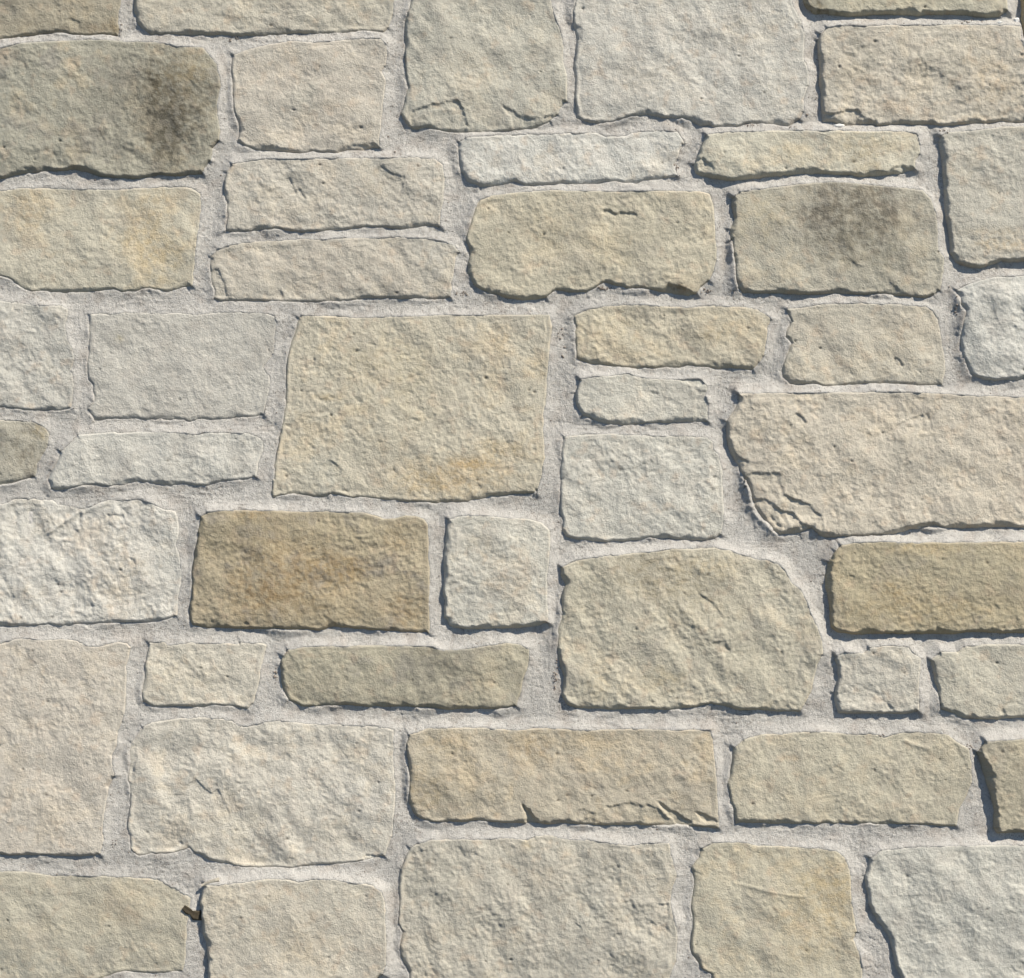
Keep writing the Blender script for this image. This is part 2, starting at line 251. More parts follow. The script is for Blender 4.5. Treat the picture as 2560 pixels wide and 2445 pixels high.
# broken-out pieces: (chart polygon, depth px); the face inside lies lower (negative: higher)
CHIPS = [
 ("C1 205,800 300,775 420,738 545,730 600,810 618,900 620,1000 180,1000 180,880", 3.8),
 ("C1 845,760 920,785 985,830 1040,850 1150,850 1250,830 1220,960 930,1000 930,880 890,840", 4),
 ("D2 668,308 740,335 820,360 900,400 860,440 640,430 610,380 640,350", 9),
 ("C4 1005,590 1045,630 1100,670 1160,755 1060,820 1030,720", 10),
 ("C4 1500,640 1550,665 1558,800 1440,800 1400,740 1480,700", 4),
 ("D4 210,615 300,592 400,590 520,597 600,620 640,660 690,700 740,720 760,820 150,820 140,720", 4),
 ("D4 560,560 640,592 700,640 750,655 800,700 850,730 850,820 740,800 700,720 640,660", 7),
 ("D4 860,660 940,668 1030,712 1060,745 960,750 900,710", 6),
 ("D3 1490,-60 1510,20 1530,100 1620,140 1715,170 1800,260 1700,440 1400,440 1200,200 1250,-60", 5),
 ("D3 1385,125 1480,190 1610,250 1700,345 1500,440 1300,300 1260,150", 5),
 ("E1 380,800 480,830 560,795 660,800 720,860 800,890 800,970 370,970", 6),
 ("D2 755,1028 865,1078 960,1065 990,980 760,980", 4),
 ("D2 880,1095 990,1100 990,1370 860,1370 865,1260", 3),
 ("D1 930,1150 985,1185 1020,1240 1015,1310 850,1310 850,1180", 4.5),
 ("A3 330,405 430,330 520,270 600,215 600,330 590,420 460,450", 2.5),
 ("E3 420,560 470,600 465,750 480,900 460,1000 490,1150 380,1150 380,560", 6),
 ("A4 920,170 1010,150 1000,300 975,400 940,450 880,450 880,170", 4),
 ("B3 1000,85 1080,125 1240,125 1240,190 900,190 900,120", 5), ("C3 760,105 900,85 1130,80 1130,190 700,190", 6),
 ("E3 860,1590 910,1650 950,1690 1110,1690 1110,1740 850,1740", 4),
 ("B1 1260,1050 1320,1090 1260,1130 1040,1130 1060,1090 1160,1050", 4), ("A1 170,1215 340,1212 420,1240 560,1215 640,1225 760,1290 760,1330 100,1330", 4),
 ("E1 900,1225 980,1212 1080,1240 1060,1310 820,1310", 5), ("E3 1050,330 1130,300 1220,310 1330,345 1330,420 1000,420", 6),
]
CHIPS = [(P(a), b) for a, b in CHIPS]
# thin raised lines: (polyline, height, width)
RIDGE = [("D4 1130,1180 1250,1200 1400,1240 1550,1268 1700,1285", 1.6, 3.5), ("A3 600,212 600,260 608,330", 3.5, 6), ("A3 330,405 430,330 520,270 580,235", 3.5, 5),
         ("E4 980,120 1060,165 1200,200", 3, 5), ("A2 980,555 1030,600 1110,605", 1.8, 5), ("D4 400,1338 500,1325 580,1315", 4, 8), ("C3 1480,1290 1700,1270", 1, 4)]
RIDGE = [(P(a), b, c) for a, b, c in RIDGE]
# stains on the faces: (chart point, radius x, radius y in px, colour, strength)
STAIN = [
 ("A1 1180,780", 170, 165, (128,122,104), .6), ("A1 1180,790", 48, 66, (84,79,66), .7), ("A1 1340,860", 50, 60, (112,102,80), .5), ("A1 1200,1080", 44, 40, (96,90,74), .5), ("A1 1150,590", 40, 44, (96,80,50), .6), ("A1 1360,700", 60, 90, (120,106,76), .5), ("A1 1210,1060", 40, 50, (100,92,70), .55),
 ("A1 880,650", 50, 90, (140,136,118), .5), ("A1 20,380", 28, 30, (214,166,122), .6), ("A1 1400,520", 45, 30, (196,168,112), .5), ("A1 60,700", 50, 120, (150,150,134), .45),
 ("E1 640,1540", 130, 100, (112,102,86), .8), ("E1 620,1640", 90, 60, (138,128,104), .5), ("E1 560,1400", 70, 30, (150,138,112), .45), ("D1 1350,1600", 60, 60, (206,184,132), .5),
 ("E1 850,1860", 70, 50, (158,152,130), .4), ("E2 700,60", 100, 60, (150,140,112), .4),
 ("C3 380,1400", 55, 70, (132,126,108), .6), ("B3 1720,1430", 60, 70, (140,134,116), .5), ("C3 560,1300", 50, 40, (134,130,112), .5), ("C3 740,1400", 35, 60, (198,170,126), .3),
 ("B3 560,640", 120, 100, (172,138,84), .5), ("B3 900,700", 90, 90, (168,134,80), .5), ("B3 1120,650", 60, 30, (194,146,66), .6), ("B3 420,250", 34, 18, (190,144,70), .6),
 ("B3 1500,430", 40, 36, (186,140,74), .5), ("B3 1560,950", 50, 40, (178,134,72), .5), ("B3 300,420", 120, 50, (150,138,104), .5), ("B3 520,840", 70, 40, (156,112,50), .5), ("B3 1200,360", 120, 50, (176,162,124), .5),
 ("B3 1000,950", 200, 40, (158,142,106), .4),
 ("C2 640,1640", 56, 12, (222,170,88), .75), ("C2 850,1540", 60, 22, (218,178,104), .5), ("C2 600,1760", 120, 40, (208,166,96), .55), ("B2 1000,1150", 36, 8, (216,176,104), .6),
 ("B2 1700,1780", 80, 40, (206,166,98), .5), ("C2 860,720", 26, 40, (218,178,116), .5), ("C2 1110,960", 34, 22, (206,166,100), .5), ("B2 950,1720", 40, 60, (178,176,160), .55), ("B2 1350,850", 120, 60, (210,184,128), .3),
 ("C2 100,1100", 100, 100, (206,186,136), .35),
 ("D3 560,650", 90, 60, (170,148,108), .5), ("D3 830,850", 110, 60, (168,152,116), .45), ("D3 1000,630", 60, 24, (216,184,124), .5), ("D3 640,1460", 50, 30, (206,176,116), .5), ("D3 170,1470", 30, 40, (200,164,100), .4),
 ("D3 60,800", 80, 60, (168,160,134), .45), ("D3 1240,1300", 70, 60, (172,164,136), .35),
 ("E3 1180,500", 80, 14, (206,164,90), .6), ("E3 920,800", 30, 24, (196,146,62), .5), ("E3 1100,940", 200, 36, (178,146,88), .4), ("E3 1750,650", 120, 80, (172,160,128), .4), ("E3 1200,600", 140, 40, (172,162,132), .4),
 ("A1 1150,1450", 40, 40, (210,172,108), .5), ("A1 1060,1750", 60, 60, (214,176,104), .55), ("A1 250,1480", 60, 40, (214,178,116), .45), ("A1 180,1580", 40, 50, (212,170,110), .45), ("A2 1200,150", 60, 60, (214,180,112), .5),
 ("A2 870,720", 10, 8, (214,190,120), .5), ("A2 160,370", 110, 24, (186,186,174), .4),
 ("E1 700,1140", 40, 60, (200,168,104), .5), ("E1 820,1060", 30, 20, (214,184,128), .4), ("D1 1600,1110", 40, 30, (212,182,126), .4),
 ("C1 640,560", 60, 60, (204,180,140), .4), ("D1 1180,240", 60, 40, (210,186,148), .3), ("D1 520,560", 60, 30, (212,188,150), .35),
 ("E1 950,780", 60, 20, (206,166,118), .5), ("E1 1650,640", 60, 60, (212,178,126), .5), ("E1 680,400", 40, 50, (160,152,130), .5), ("E1 730,590", 40, 12, (208,166,120), .4), ("E1 1250,420", 70, 60, (170,162,138), .35),
 ("E2 1700,35", 60, 14, (220,178,112), .6), ("E2 1650,-60", 80, 10, (210,174,118), .4),
 ("A3 900,720", 60, 70, (206,180,140), .5), ("A3 640,440", 40, 40, (208,180,148), .4), ("A3 60,330", 80, 60, (184,182,170), .5), ("A3 250,640", 100, 60, (190,188,178), .5), ("A3 1200,700", 40, 110, (184,184,174), .5),
 ("C3 850,760", 40, 26, (212,176,128), .5), ("C3 870,600", 40, 22, (212,178,130), .4), ("C3 700,470", 30, 30, (208,182,136), .4),
 ("A3 1300,1450", 90, 50, (214,196,156), .4),
 ("C4 300,480", 50, 50, (200,160,90), .5), ("C4 1100,180", 60, 40, (208,164,98), .5), ("C4 450,150", 50, 30, (206,168,104), .45), ("C4 500,530", 80, 40, (174,158,126), .4), ("C4 440,280", 70, 50, (176,162,130), .35),
 ("C4 1500,120", 80, 30, (180,158,120), .4), ("D4 250,230", 80, 60, (208,176,124), .3), ("D4 500,680", 100, 22, (182,170,140), .5),
 ("C4 1050,890", 14, 14, (206,172,104), .6), ("C4 400,1200", 70, 70, (172,166,146), .45), ("C4 1150,1140", 40, 30, (208,178,140), .4), ("D4 100,1720", 120, 80, (174,170,156), .45), ("D4 130,1300", 50, 50, (176,174,160), .4),
 ("D4 1750,1250", 70, 80, (208,176,112), .45), ("E4 500,1300", 40, 100, (208,172,110), .5), ("E4 300,1450", 80, 60, (208,176,120), .35), ("D4 1100,1500", 60, 70, (184,182,166), .4), ("E4 250,1700", 60, 30, (206,172,112), .35), ("D4 1850,1170", 60, 20, (214,180,112), .4),
 ("A4 820,1380", 80, 40, (186,164,126), .45), ("A4 300,1750", 120, 50, (164,162,146), .5), ("A4 200,1350", 100, 60, (180,174,152), .4), ("A4 1250,1450", 60, 60, (182,174,150), .4),
 ("A4 1505,1455", 7, 7, (120,108,84), .8),
 ("B4 820,1620", 40, 60, (210,180,132), .4), ("B4 1100,1300", 60, 60, (188,184,166), .4),
 ("B4 1080,820", 50, 30, (170,162,140), .45), ("B4 250,750", 90, 60, (206,188,152), .4), ("B4 1250,560", 60, 60, (196,192,182), .5),
 ("A4 350,600", 50, 50, (206,182,146), .35), ("A4 850,0", 40, 40, (188,182,164), .3), ("A3 850,1545", 24, 14, (170,166,148), .6),
 ("D2 1050,640", 60, 30, (206,176,124), .5), ("D2 300,640", 60, 40, (206,182,128), .4), ("D2 990,700", 26, 12, (156,136,100), .5), ("D2 1180,870", 60, 30, (176,168,146), .4),
 ("E2 350,650", 50, 40, (184,164,138), .4), ("E2 1000,650", 70, 50, (206,182,148), .35), ("E2 900,760", 60, 40, (190,172,136), .35),
 ("E2 450,1250", 90, 50, (188,182,164), .4), ("E2 1050,1560", 50, 50, (176,168,148), .45), ("E2 1850,1500", 120, 160, (204,184,158), .35), ("E2 900,1250", 100, 40, (192,178,156), .35),
 ("D1 700,1420", 90, 30, (186,174,144), .4), ("C1 1200,1650", 60, 50, (200,176,128), .4), ("D2 250,60", 60, 50, (204,180,130), .4), ("C2 760,60", 60, 60, (176,168,142), .35),
 ("D2 760,350", 22, 12, (150,112,70), .6), ("E4 1350,250", 60, 100, (176,166,140), .45), ("E4 550,300", 60, 60, (184,180,156), .3), ("D4 1570,265", 20, 6, (212,168,116), .6),
 ("A2 80,1500", 60, 44, (128,120,98), .5), ("A2 300,1400", 30, 20, (190,160,100), .6), ("A2 230,1650", 40, 40, (132,120,98), .5),
 ("E1 330,50", 26, 26, (112,98,64), .7), ("E1 900,20", 120, 16, (196,176,130), .4), ("E1 440,92", 40, 8, (110,102,80), .6),
 ("A1 840,195", 18, 18, (204,160,86), .6), ("A1 780,210", 60, 14, (150,132,100), .6), ("A1 350,180", 90, 20, (140,128,100), .4), ("A1 100,60", 90, 40, (152,144,124), .4),
 ("B1 1000,680", 60, 40, (188,172,152), .4), ("B1 620,560", 90, 40, (210,190,164), .35), ("B1 560,380", 30, 12, (176,172,158), .4), ("B1 830,700", 40, 30, (180,178,160), .4),
 ("B1 1430,1220", 50, 30, (170,166,150), .5), ("B1 770,1380", 34, 50, (176,170,154), .5), ("B1 1430,1400", 60, 40, (186,170,144), .35), ("B1 960,1240", 40, 40, (210,188,156), .4),
 ("B2 480,150", 70, 60, (182,170,150), .4), ("B2 950,200", 70, 60, (196,176,150), .35), ("B2 1750,80", 60, 60, (178,176,164), .5), ("C2 80,200", 60, 60, (206,186,156), .35),
]
STAIN = [(P(a)[0], rx, ry, c, s) for a, rx, ry, c, s in STAIN]

# ------------------------------------------------------------------ materials
def new_mat(name):
    m = bpy.data.materials.new(name); m.use_nodes = True
    n = m.node_tree; b = n.nodes['Principled BSDF']
    b.inputs['Specular IOR Level'].default_value = 0.25
    return m, n, b

def stone_material(name, grain_scale, grain_amt, bump_d, bump_d2, mottle):
    m, n, b = new_mat(name)
    N, L = n.nodes.new, n.links.new
    at = N('ShaderNodeAttribute'); at.attribute_name = 'tint'
    tc = N('ShaderNodeNewGeometry')
    g1 = N('ShaderNodeTexNoise'); g1.inputs['Scale'].default_value = grain_scale; g1.inputs['Detail'].default_value = 5; g1.inputs['Roughness'].default_value = .65
    g2 = N('ShaderNodeTexNoise'); g2.inputs['Scale'].default_value = grain_scale * .16; g2.inputs['Detail'].default_value = 6; g2.inputs['Roughness'].default_value = .7
    L(tc.outputs['Position'], g1.inputs['Vector']); L(tc.outputs['Position'], g2.inputs['Vector'])
    mr = N('ShaderNodeMapRange'); mr.inputs['From Min'].default_value = .3; mr.inputs['From Max'].default_value = .7
    mr.inputs['To Min'].default_value = 1 - grain_amt; mr.inputs['To Max'].default_value = 1 + grain_amt
    L(g1.outputs['Fac'], mr.inputs['Value'])
    mr2 = N('ShaderNodeMapRange'); mr2.inputs['From Min'].default_value = .3; mr2.inputs['From Max'].default_value = .7
    mr2.inputs['To Min'].default_value = 1 - mottle; mr2.inputs['To Max'].default_value = 1 + mottle
    L(g2.outputs['Fac'], mr2.inputs['Value'])
    mu = N('ShaderNodeMath'); mu.operation = 'MULTIPLY'; L(mr.outputs[0], mu.inputs[0]); L(mr2.outputs[0], mu.inputs[1])
    vm = N('ShaderNodeVectorMath'); vm.operation = 'SCALE'
    L(at.outputs['Color'], vm.inputs[0]); L(mu.outputs[0], vm.inputs['Scale'])
    L(vm.outputs[0], b.inputs['Base Color'])
    b.inputs['Roughness'].default_value = .93
    bp = N('ShaderNodeBump'); bp.inputs['Strength'].default_value = 1; bp.inputs['Distance'].default_value = bump_d
    L(g1.outputs['Fac'], bp.inputs['Height'])
    bp2 = N('ShaderNodeBump'); bp2.inputs['Strength'].default_value = 1; bp2.inputs['Distance'].default_value = bump_d2
    L(g2.outputs['Fac'], bp2.inputs['Height']); L(bp2.outputs[0], bp.inputs['Normal'])
    L(bp.outputs[0], b.inputs['Normal'])
    return m, n, b
M_STONE, _, _ = stone_material('split_face_stone', 430, .08, .0014, .0024, .045)
M_MORTAR, mn, mb = stone_material('sandy_mortar', 620, .14, .0024, .0026, .05)
# dark grit in the mortar
N, L = mn.nodes.new, mn.links.new
geo = N('ShaderNodeNewGeometry'); vor = N('ShaderNodeTexVoronoi'); vor.inputs['Scale'].default_value = 330
wn = N('ShaderNodeTexNoise'); wn.inputs['Scale'].default_value = 16; wn.inputs['Detail'].default_value = 3
L(geo.outputs['Position'], vor.inputs['Vector']); L(geo.outputs['Position'], wn.inputs['Vector'])
th = N('ShaderNodeMapRange'); th.inputs['From Min'].default_value = .40; th.inputs['From Max'].default_value = .70; th.inputs['To Min'].default_value = .08; th.inputs['To Max'].default_value = .46
L(wn.outputs['Fac'], th.inputs['Value'])
lt = N('ShaderNodeMath'); lt.operation = 'LESS_THAN'; L(vor.outputs['Distance'], lt.inputs[0]); L(th.outputs[0], lt.inputs[1])
wh = N('ShaderNodeSeparateColor'); L(vor.outputs['Color'], wh.inputs[0])
g3 = N('ShaderNodeMath'); g3.operation = 'GREATER_THAN'; g3.inputs[1].default_value = .55; L(wh.outputs[0], g3.inputs[0])
mm = N('ShaderNodeMath'); mm.operation = 'MULTIPLY'; L(lt.outputs[0], mm.inputs[0]); L(g3.outputs[0], mm.inputs[1])
mm2 = N('ShaderNodeMath'); mm2.operation = 'MULTIPLY'; mm2.inputs[1].default_value = .38; L(mm.outputs[0], mm2.inputs[0])
mx = N('ShaderNodeMix'); mx.data_type = 'RGBA'
src = mb.inputs['Base Color'].links[0].from_socket
L(mm2.outputs[0], mx.inputs['Factor']); L(src, mx.inputs['A']); mx.inputs['B'].default_value = (.11, .085, .07, 1)
L(mx.outputs['Result'], mb.inputs['Base Color'])

def flat_mat(name, rgb, scale=60, amt=.2, rough=.9, bump=.002):
    m, n, b = new_mat(name); N, L = n.nodes.new, n.links.new
    g = N('ShaderNodeNewGeometry'); t = N('ShaderNodeTexNoise'); t.inputs['Scale'].default_value = scale; t.inputs['Detail'].default_value = 6
    L(g.outputs['Position'], t.inputs['Vector'])
    r = N('ShaderNodeValToRGB'); e = r.color_ramp.elements
    c = lin(rgb)
    e[0].position = .3; e[1].position = .7
    e[0].color = (*(c * (1 - amt)), 1); e[1].color = (*(c * (1 + amt)), 1)
    L(t.outputs['Fac'], r.inputs[0]); L(r.outputs[0], b.inputs['Base Color'])
    bp = N('ShaderNodeBump'); bp.inputs['Distance'].default_value = bump; L(t.outputs['Fac'], bp.inputs['Height']); L(bp.outputs[0], b.inputs['Normal'])
    b.inputs['Roughness'].default_value = rough
    return m
M_GROUND = flat_mat('dull_gravel_ground', (66, 70, 72), 30, .25)
M_CORE = flat_mat('plain_mortar', (196, 190, 182), 200, .15)
M_LEAF = flat_mat('dry_leaf_brown', (82, 70, 50), 500, .25, .8, .0003)
M_STRAW = flat_mat('dry_straw', (168, 158, 138), 400, .25, .7, .0003)
M_CHIP = flat_mat('white_limestone_chip', (226, 224, 218), 500, .08, .8, .0004)

# ------------------------------------------------------------------ mesh helpers
def grid_object(name, xs, ys, H, keep, tint, mat, parent, back=None, zero_y=0.0):
    """height grid H (px, towards the viewer) over the wall; keep = mask of cells"""
    ny, nx = H.shape
    used = np.zeros((ny, nx), bool)
    used[:-1, :-1] |= keep; used[1:, :-1] |= keep; used[:-1, 1:] |= keep; used[1:, 1:] |= keep
    idx = -np.ones((ny, nx), np.int64); nv = int(used.sum()); idx[used] = np.arange(nv)
    X, Y = np.meshgrid(xs, ys)
    co = np.empty((nv, 3), np.float32)
    co[:, 0] = (X[used] - PW / 2) * U; co[:, 1] = -H[used] * U + zero_y; co[:, 2] = ZC - (Y[used] - PH / 2) * U
    a = idx[:-1, :-1][keep]; b = idx[1:, :-1][keep]; c = idx[1:, 1:][keep]; d = idx[:-1, 1:][keep]
    q = np.stack([a, b, c, d], 1)
    col = tint[used]
    if back is not None:   # close the sides and give it a back, so that it is a solid block
        k = np.pad(keep, 1)
        ed = []
        cy, cx = np.nonzero(keep)
        for dy, dx, p, r in ((-1, 0, (0, 1), (0, 0)), (1, 0, (1, 0), (1, 1)), (0, -1, (0, 0), (1, 0)), (0, 1, (1, 1), (0, 1))):
            m = ~k[cy + 1 + dy, cx + 1 + dx]
            ed.append(np.stack([idx[cy[m] + p[0], cx[m] + p[1]], idx[cy[m] + r[0], cx[m] + r[1]]], 1))
        ed = np.concatenate(ed)
        bi, inv = np.unique(ed, return_inverse=True); inv = inv.reshape(ed.shape)
        bc = co[bi].copy(); bc[:, 1] = back
        e2 = inv + nv
        q2 = np.stack([ed[:, 0], ed[:, 1], e2[:, 1], e2[:, 0]], 1)
        cen = bc.mean(0)[None]
        ci = nv + len(bi)
        t2 = np.stack([e2[:, 0], e2[:, 1], np.full(len(e2), ci)], 1)
        co = np.concatenate([co, bc, cen]); q = np.concatenate([q, q2])
        col = np.concatenate([col, col[bi], col[:1]])
    else:
        t2 = np.zeros((0, 3), np.int64)
    me = bpy.data.meshes.new(name)
    nq, ntr = len(q), len(t2)
    me.vertices.add(len(co)); me.vertices.foreach_set('co', co.astype(np.float32).ravel())
    me.loops.add(nq * 4 + ntr * 3); me.loops.foreach_set('vertex_index', np.concatenate([q.ravel(), t2.ravel()]).astype(np.int32))
    me.polygons.add(nq + ntr)
    me.polygons.foreach_set('loop_start', np.concatenate([np.arange(nq) * 4, nq * 4 + np.arange(ntr) * 3]).astype(np.int32))
    me.update(calc_edges=True)
    me.polygons.foreach_set('use_smooth', np.ones(nq + ntr, bool))
    ca = me.color_attributes.new('tint', 'FLOAT_COLOR', 'POINT')
    c4 = np.ones((len(co), 4), np.float32); c4[:, :3] = col
    ca.data.foreach_set('color', c4.ravel())
    me.materials.append(mat)
    o = bpy.data.objects.new(name, me); COL.objects.link(o)
    if parent: o.parent = parent
    return o

def poly_dist(poly, X, Y, closed=True):
    """signed distance (positive inside) and the unit vector from the nearest outline point outwards"""
    sh = X.shape; x = X.ravel(); y = Y.ravel()
    n = len(poly); best = np.full(x.shape, 1e18); vx = np.zeros_like(x); vy = np.zeros_like(x)
    inside = np.zeros(x.shape, bool)
    rng = range(n if closed else n - 1)
    side = np.zeros_like(x); arc = np.zeros_like(x); acc = 0.0
    for i in rng:
        ax, ay = poly[i]; bx, by = poly[(i + 1) % n]
        ex, ey = bx - ax, by - ay; l2 = ex * ex + ey * ey + 1e-9
        t = np.clip(((x - ax) * ex + (y - ay) * ey) / l2, 0, 1)
        qx = x - (ax + t * ex); qy = y - (ay + t * ey)
        d2 = qx * qx + qy * qy
        m = d2 < best
        best = np.where(m, d2, best); vx = np.where(m, qx, vx); vy = np.where(m, qy, vy)
        if closed:
            c = ((ay > y) != (by > y)) & (x < (bx - ax) * (y - ay) / (by - ay + 1e-12) + ax)
            inside ^= c
        else:
            side = np.where(m, ex * qy - ey * qx, side); arc = np.where(m, acc + t * l2 ** .5, arc); acc += l2 ** .5
    d = np.sqrt(best)
    if not closed:
        return d.reshape(sh), side.reshape(sh), np.minimum(arc, acc - arc).reshape(sh)
    s = np.where(inside, 1.0, -1.0)
    # outward normal
    nx = -vx * s / (d + 1e-6); ny = -vy * s / (d + 1e-6)
    return (d * s).reshape(sh), nx.reshape(sh), ny.reshape(sh)

# ------------------------------------------------------------------ the ground in front of the wall
me = bpy.data.meshes.new('ground')
G = 60
me.from_pydata([(-G, -G, 0), (G, -G, 0), (G, G, 0), (-G, G, 0)], [], [(0, 1, 2, 3)])
me.materials.append(M_GROUND)
gr = bpy.data.objects.new('ground', me); COL.objects.link(gr); gr['kind'] = 'structure'

# ------------------------------------------------------------------ the wall
wall = bpy.data.objects.new('stone_wall', None); COL.objects.link(wall)
wall.location = (0, 0, 0)
wall['label'] = 'sunlit wall of pale cream and tan split-face stones in wide sandy grey mortar joints'
wall['category'] = 'wall'
wall['kind'] = 'thing'

STEP = 2.6
X0, X1, Y0, Y1 = -200, 2790, -180, 2620
gx = np.arange(X0, X1 + STEP, STEP); gy = np.arange(Y0, Y1 + STEP, STEP)
GX, GY = np.meshgrid(gx, gy)
shp = GX.shape
gD = np.full(shp, -1e3)          # signed distance to the nearest stone
gNx = np.zeros(shp); gNy = np.zeros(shp); gF = np.full(shp, FACE)
gSW = np.zeros(shp); gWS = 18 + 7 * fbm(GX, GY, 90, 2, .5, 42); gSV = np.clip(1.05 + .45 * fbm(GX, GY, 110, 2, .5, 43), .55, 1.04)
gE = fbm(GX, GY, 24, 3, .55, 3.1) * 1.6 * np.clip(.8 + 1.2 * fbm(GX, GY, 160, 2, .5, 5.0), .2, 1.8) + fbm(GX, GY, 75, 2, .5, 8.0) * 1.6     # raggedness of the outlines

def seen_to_albedo(rgb, k):
    return lin(rgb) * k
HS = 1.0
ALB = np.array([1.0, 1.0, 1.0])

OCHRE = lin((202, 172, 122)); GREY = lin((154, 147, 136)); DUST = lin((200, 194, 182))

def stone_surface(st, X, Y, d, nx, ny, rnd, step):
    """height above the mortar bed and colour"""
    F = st['hh'] * HS
    o = rnd.rand() * 100
    sb, sf, scr, ssc = rnd.uniform(.55, 1.05), rnd.uniform(.8, 1.35), rnd.uniform(0, .9), rnd.uniform(0, .35)      # every stone split in its own way
    ru = st.get('ru', 1.0); ang = math.radians(st.get('ang', rnd.uniform(20, 70))); an = min(1.6, st.get('an', rnd.uniform(1.1, 1.7)))
    down = np.clip(ny, 0, 1); left = np.clip(-nx, 0, 1)
    lowside = np.clip(down + .75 * left, 0, 1)
    # flank width along the edge: wide and broken below, narrow and rounded above
    wv = fbm(X, Y, 62, 3, .6, o + 5)
    w = 5.0 + 2.5 * lowside + lowside * (3.5 + np.clip(wv + .1, -.2, 1) * 10) * (0.55 + F / 30)
    t = np.clip((d + 2.0 + 2.2 * (1 - lowside)) / w, 0, 1)
    prof_soft = np.sqrt(np.clip(1 - (1 - t) ** 2, 0, 1))
    prof_chip = np.clip(t * 1.05, 0, 1) ** .85
    prof = prof_soft * (1 - lowside * .5) + prof_chip * lowside * .5
    # relief of the face
    ca, sa = math.cos(ang), math.sin(ang)
    wx = fbm(X, Y, 60, 2, .5, o + 1) * 14; wy = fbm(X, Y, 60, 2, .5, o + 2) * 14
    u = (X * ca + Y * sa) / an; v = -X * sa + Y * ca
    fu = st.get('fine', sf); bu = st.get('b', sb)
    rel = fbm(X, Y, 210, 2, .5, o) * 5.0 + fbm(u * 1.3, v * 1.3, 105, 2, .5, o + 7) * 3.4
    rel_low = rel.copy()
    rough = np.clip(.8 + 1.0 * fbm(X, Y, 120, 2, .5, o + 91), .35, 1.25)      # some patches smooth, some broken
    rel = rel + fbm(u, v, 44, 3, .5, o + 11) * 1.9 * bu * (.5 + .5 * rough)
    g1 = fbm(X + .35 * Y, Y - .1 * X, 21, 2, .55, o + 31)
    g2 = fbm(X, Y, 9.5, 1, .6, o + 32)
    rel = rel + g1 * 1.0 * fu * (.35 + .65 * rough) + g2 * .75 * fu * (.5 + .5 * rough)
    k4 = fbm(X + .6 * Y, Y - .3 * X, 20, 2, .6, o + 33)
    rel = rel - sstep(.30, .62, k4) * .5 * rough * fu
    # broken little scarps
    q = fbm(u + wx * .5, v + wy * .5, 120, 3, .5, o + 41) * 2.4
    fr = q - np.floor(q)
    rel = rel + (sstep(0, .06, fr) - fr) * 1.6 * rough * ssc
    if st.get('pit', 0):
        c = fbm(X * .8, Y, 21, 2, .5, o + 51)
        rel = rel - sstep(.26, .62, c) * 1.7 * st['pit'] + fbm(X, Y, 9, 2, .5, o + 52) * .7 * st['pit']
    tilt = (X - X.mean()) * rnd.uniform(-.012, .012) + (Y - Y.mean()) * rnd.uniform(-.012, .012)
    pil = np.clip(d, 0, 45) / 45.0
    pillow = (np.sqrt(np.clip(1 - (1 - pil) ** 2, 0, 1)) - 1) * (3.0 + 4 * st.get('pil', 0)) * (.3 + .7 * lowside)
    ed = sstep(-1, 16, d)
    lowpart = (rel_low * ru * .95 + tilt) * np.maximum(ed, .8 * (1 - lowside))
    face = F + lowpart + ((rel - rel_low) * (.35 + .55 * ru) + pillow) * np.maximum(ed, .3 * (1 - lowside))
    bb = st['bb']
    led = np.zeros_like(X)
    for pl, dep, fade in LEDGE:
        if pl[:, 0].max() < bb[0] or pl[:, 0].min() > bb[1] or pl[:, 1].max() < bb[2] or pl[:, 1].min() > bb[3]: continue
        cxm, cym = pl.mean(0)
        if not st['hit'](pl): continue
        wob = fbm(X, Y, 18, 3, .6, o + 61) * 3.5
        D, sd, ac = poly_dist(pl, X + wob * .5, Y + wob, False)
        D2 = D * (1 + .5 * fbm(X, Y, 24, 2, .5, o + 62))
        led = led - (.8 * dep + .3) * np.where(sd > 0, np.exp(-(D2 / (fade * 2.2))) * sstep(0, 5.5, D), 0) * sstep(0, 5, ac)
    for pl, dep in CHIPS:
        if pl[:, 0].max() < bb[0] or pl[:, 0].min() > bb[1] or pl[:, 1].max() < bb[2] or pl[:, 1].min() > bb[3]: continue
        if not st['hit'](np.array([pl[:, 0].clip(bb[0] + 8, bb[1] - 8), pl[:, 1].clip(bb[2] + 8, bb[3] - 8)]).T): continue
        dc = poly_dist(pl, X, Y)[0] + fbm(X, Y, 22, 3, .6, o + 63) * 4
        led = led - dep * sstep(0, 7, dc) * (1 + .5 * fbm(X, Y, 40, 2, .5, o + 64))
    for pl, hgt, wd in RIDGE:
        if not st['hit'](pl): continue
        D, sd, ac = poly_dist(pl, X, Y, False)
        led = led + hgt * np.exp(-(D / wd) ** 2) * sstep(0, 12, ac)
    face = face + led
    H = -6 + (face + 6) * prof
    # pin holes
    pinm = np.zeros_like(X)
    for _ in range(int((bb[1] - bb[0]) * (bb[3] - bb[2]) / 30000) + 1):
        px, py, pr = rnd.uniform(bb[0], bb[1]), rnd.uniform(bb[2], bb[3]), rnd.uniform(1.6, 3.4)
        rr = np.exp(-(((X - px) / (pr * rnd.uniform(.8, 1.6))) ** 2 + ((Y - py) / pr) ** 2))
        H = H - rr * rnd.uniform(2, 5) * (d > 12); pinm = np.maximum(pinm, rr * (d > 12))
    # ---- colour
    base = lin(st['rgb'])
    A = np.ones(X.shape + (3,)) * base
    n1 = fbm(X, Y, 120, 4, .55, o + 71); n2 = fbm(X, Y, 90, 4, .6, o + 72); n3 = fbm(X, Y, 34, 3, .6, o + 73); n4 = fbm(X, Y, 60, 4, .6, o + 74)
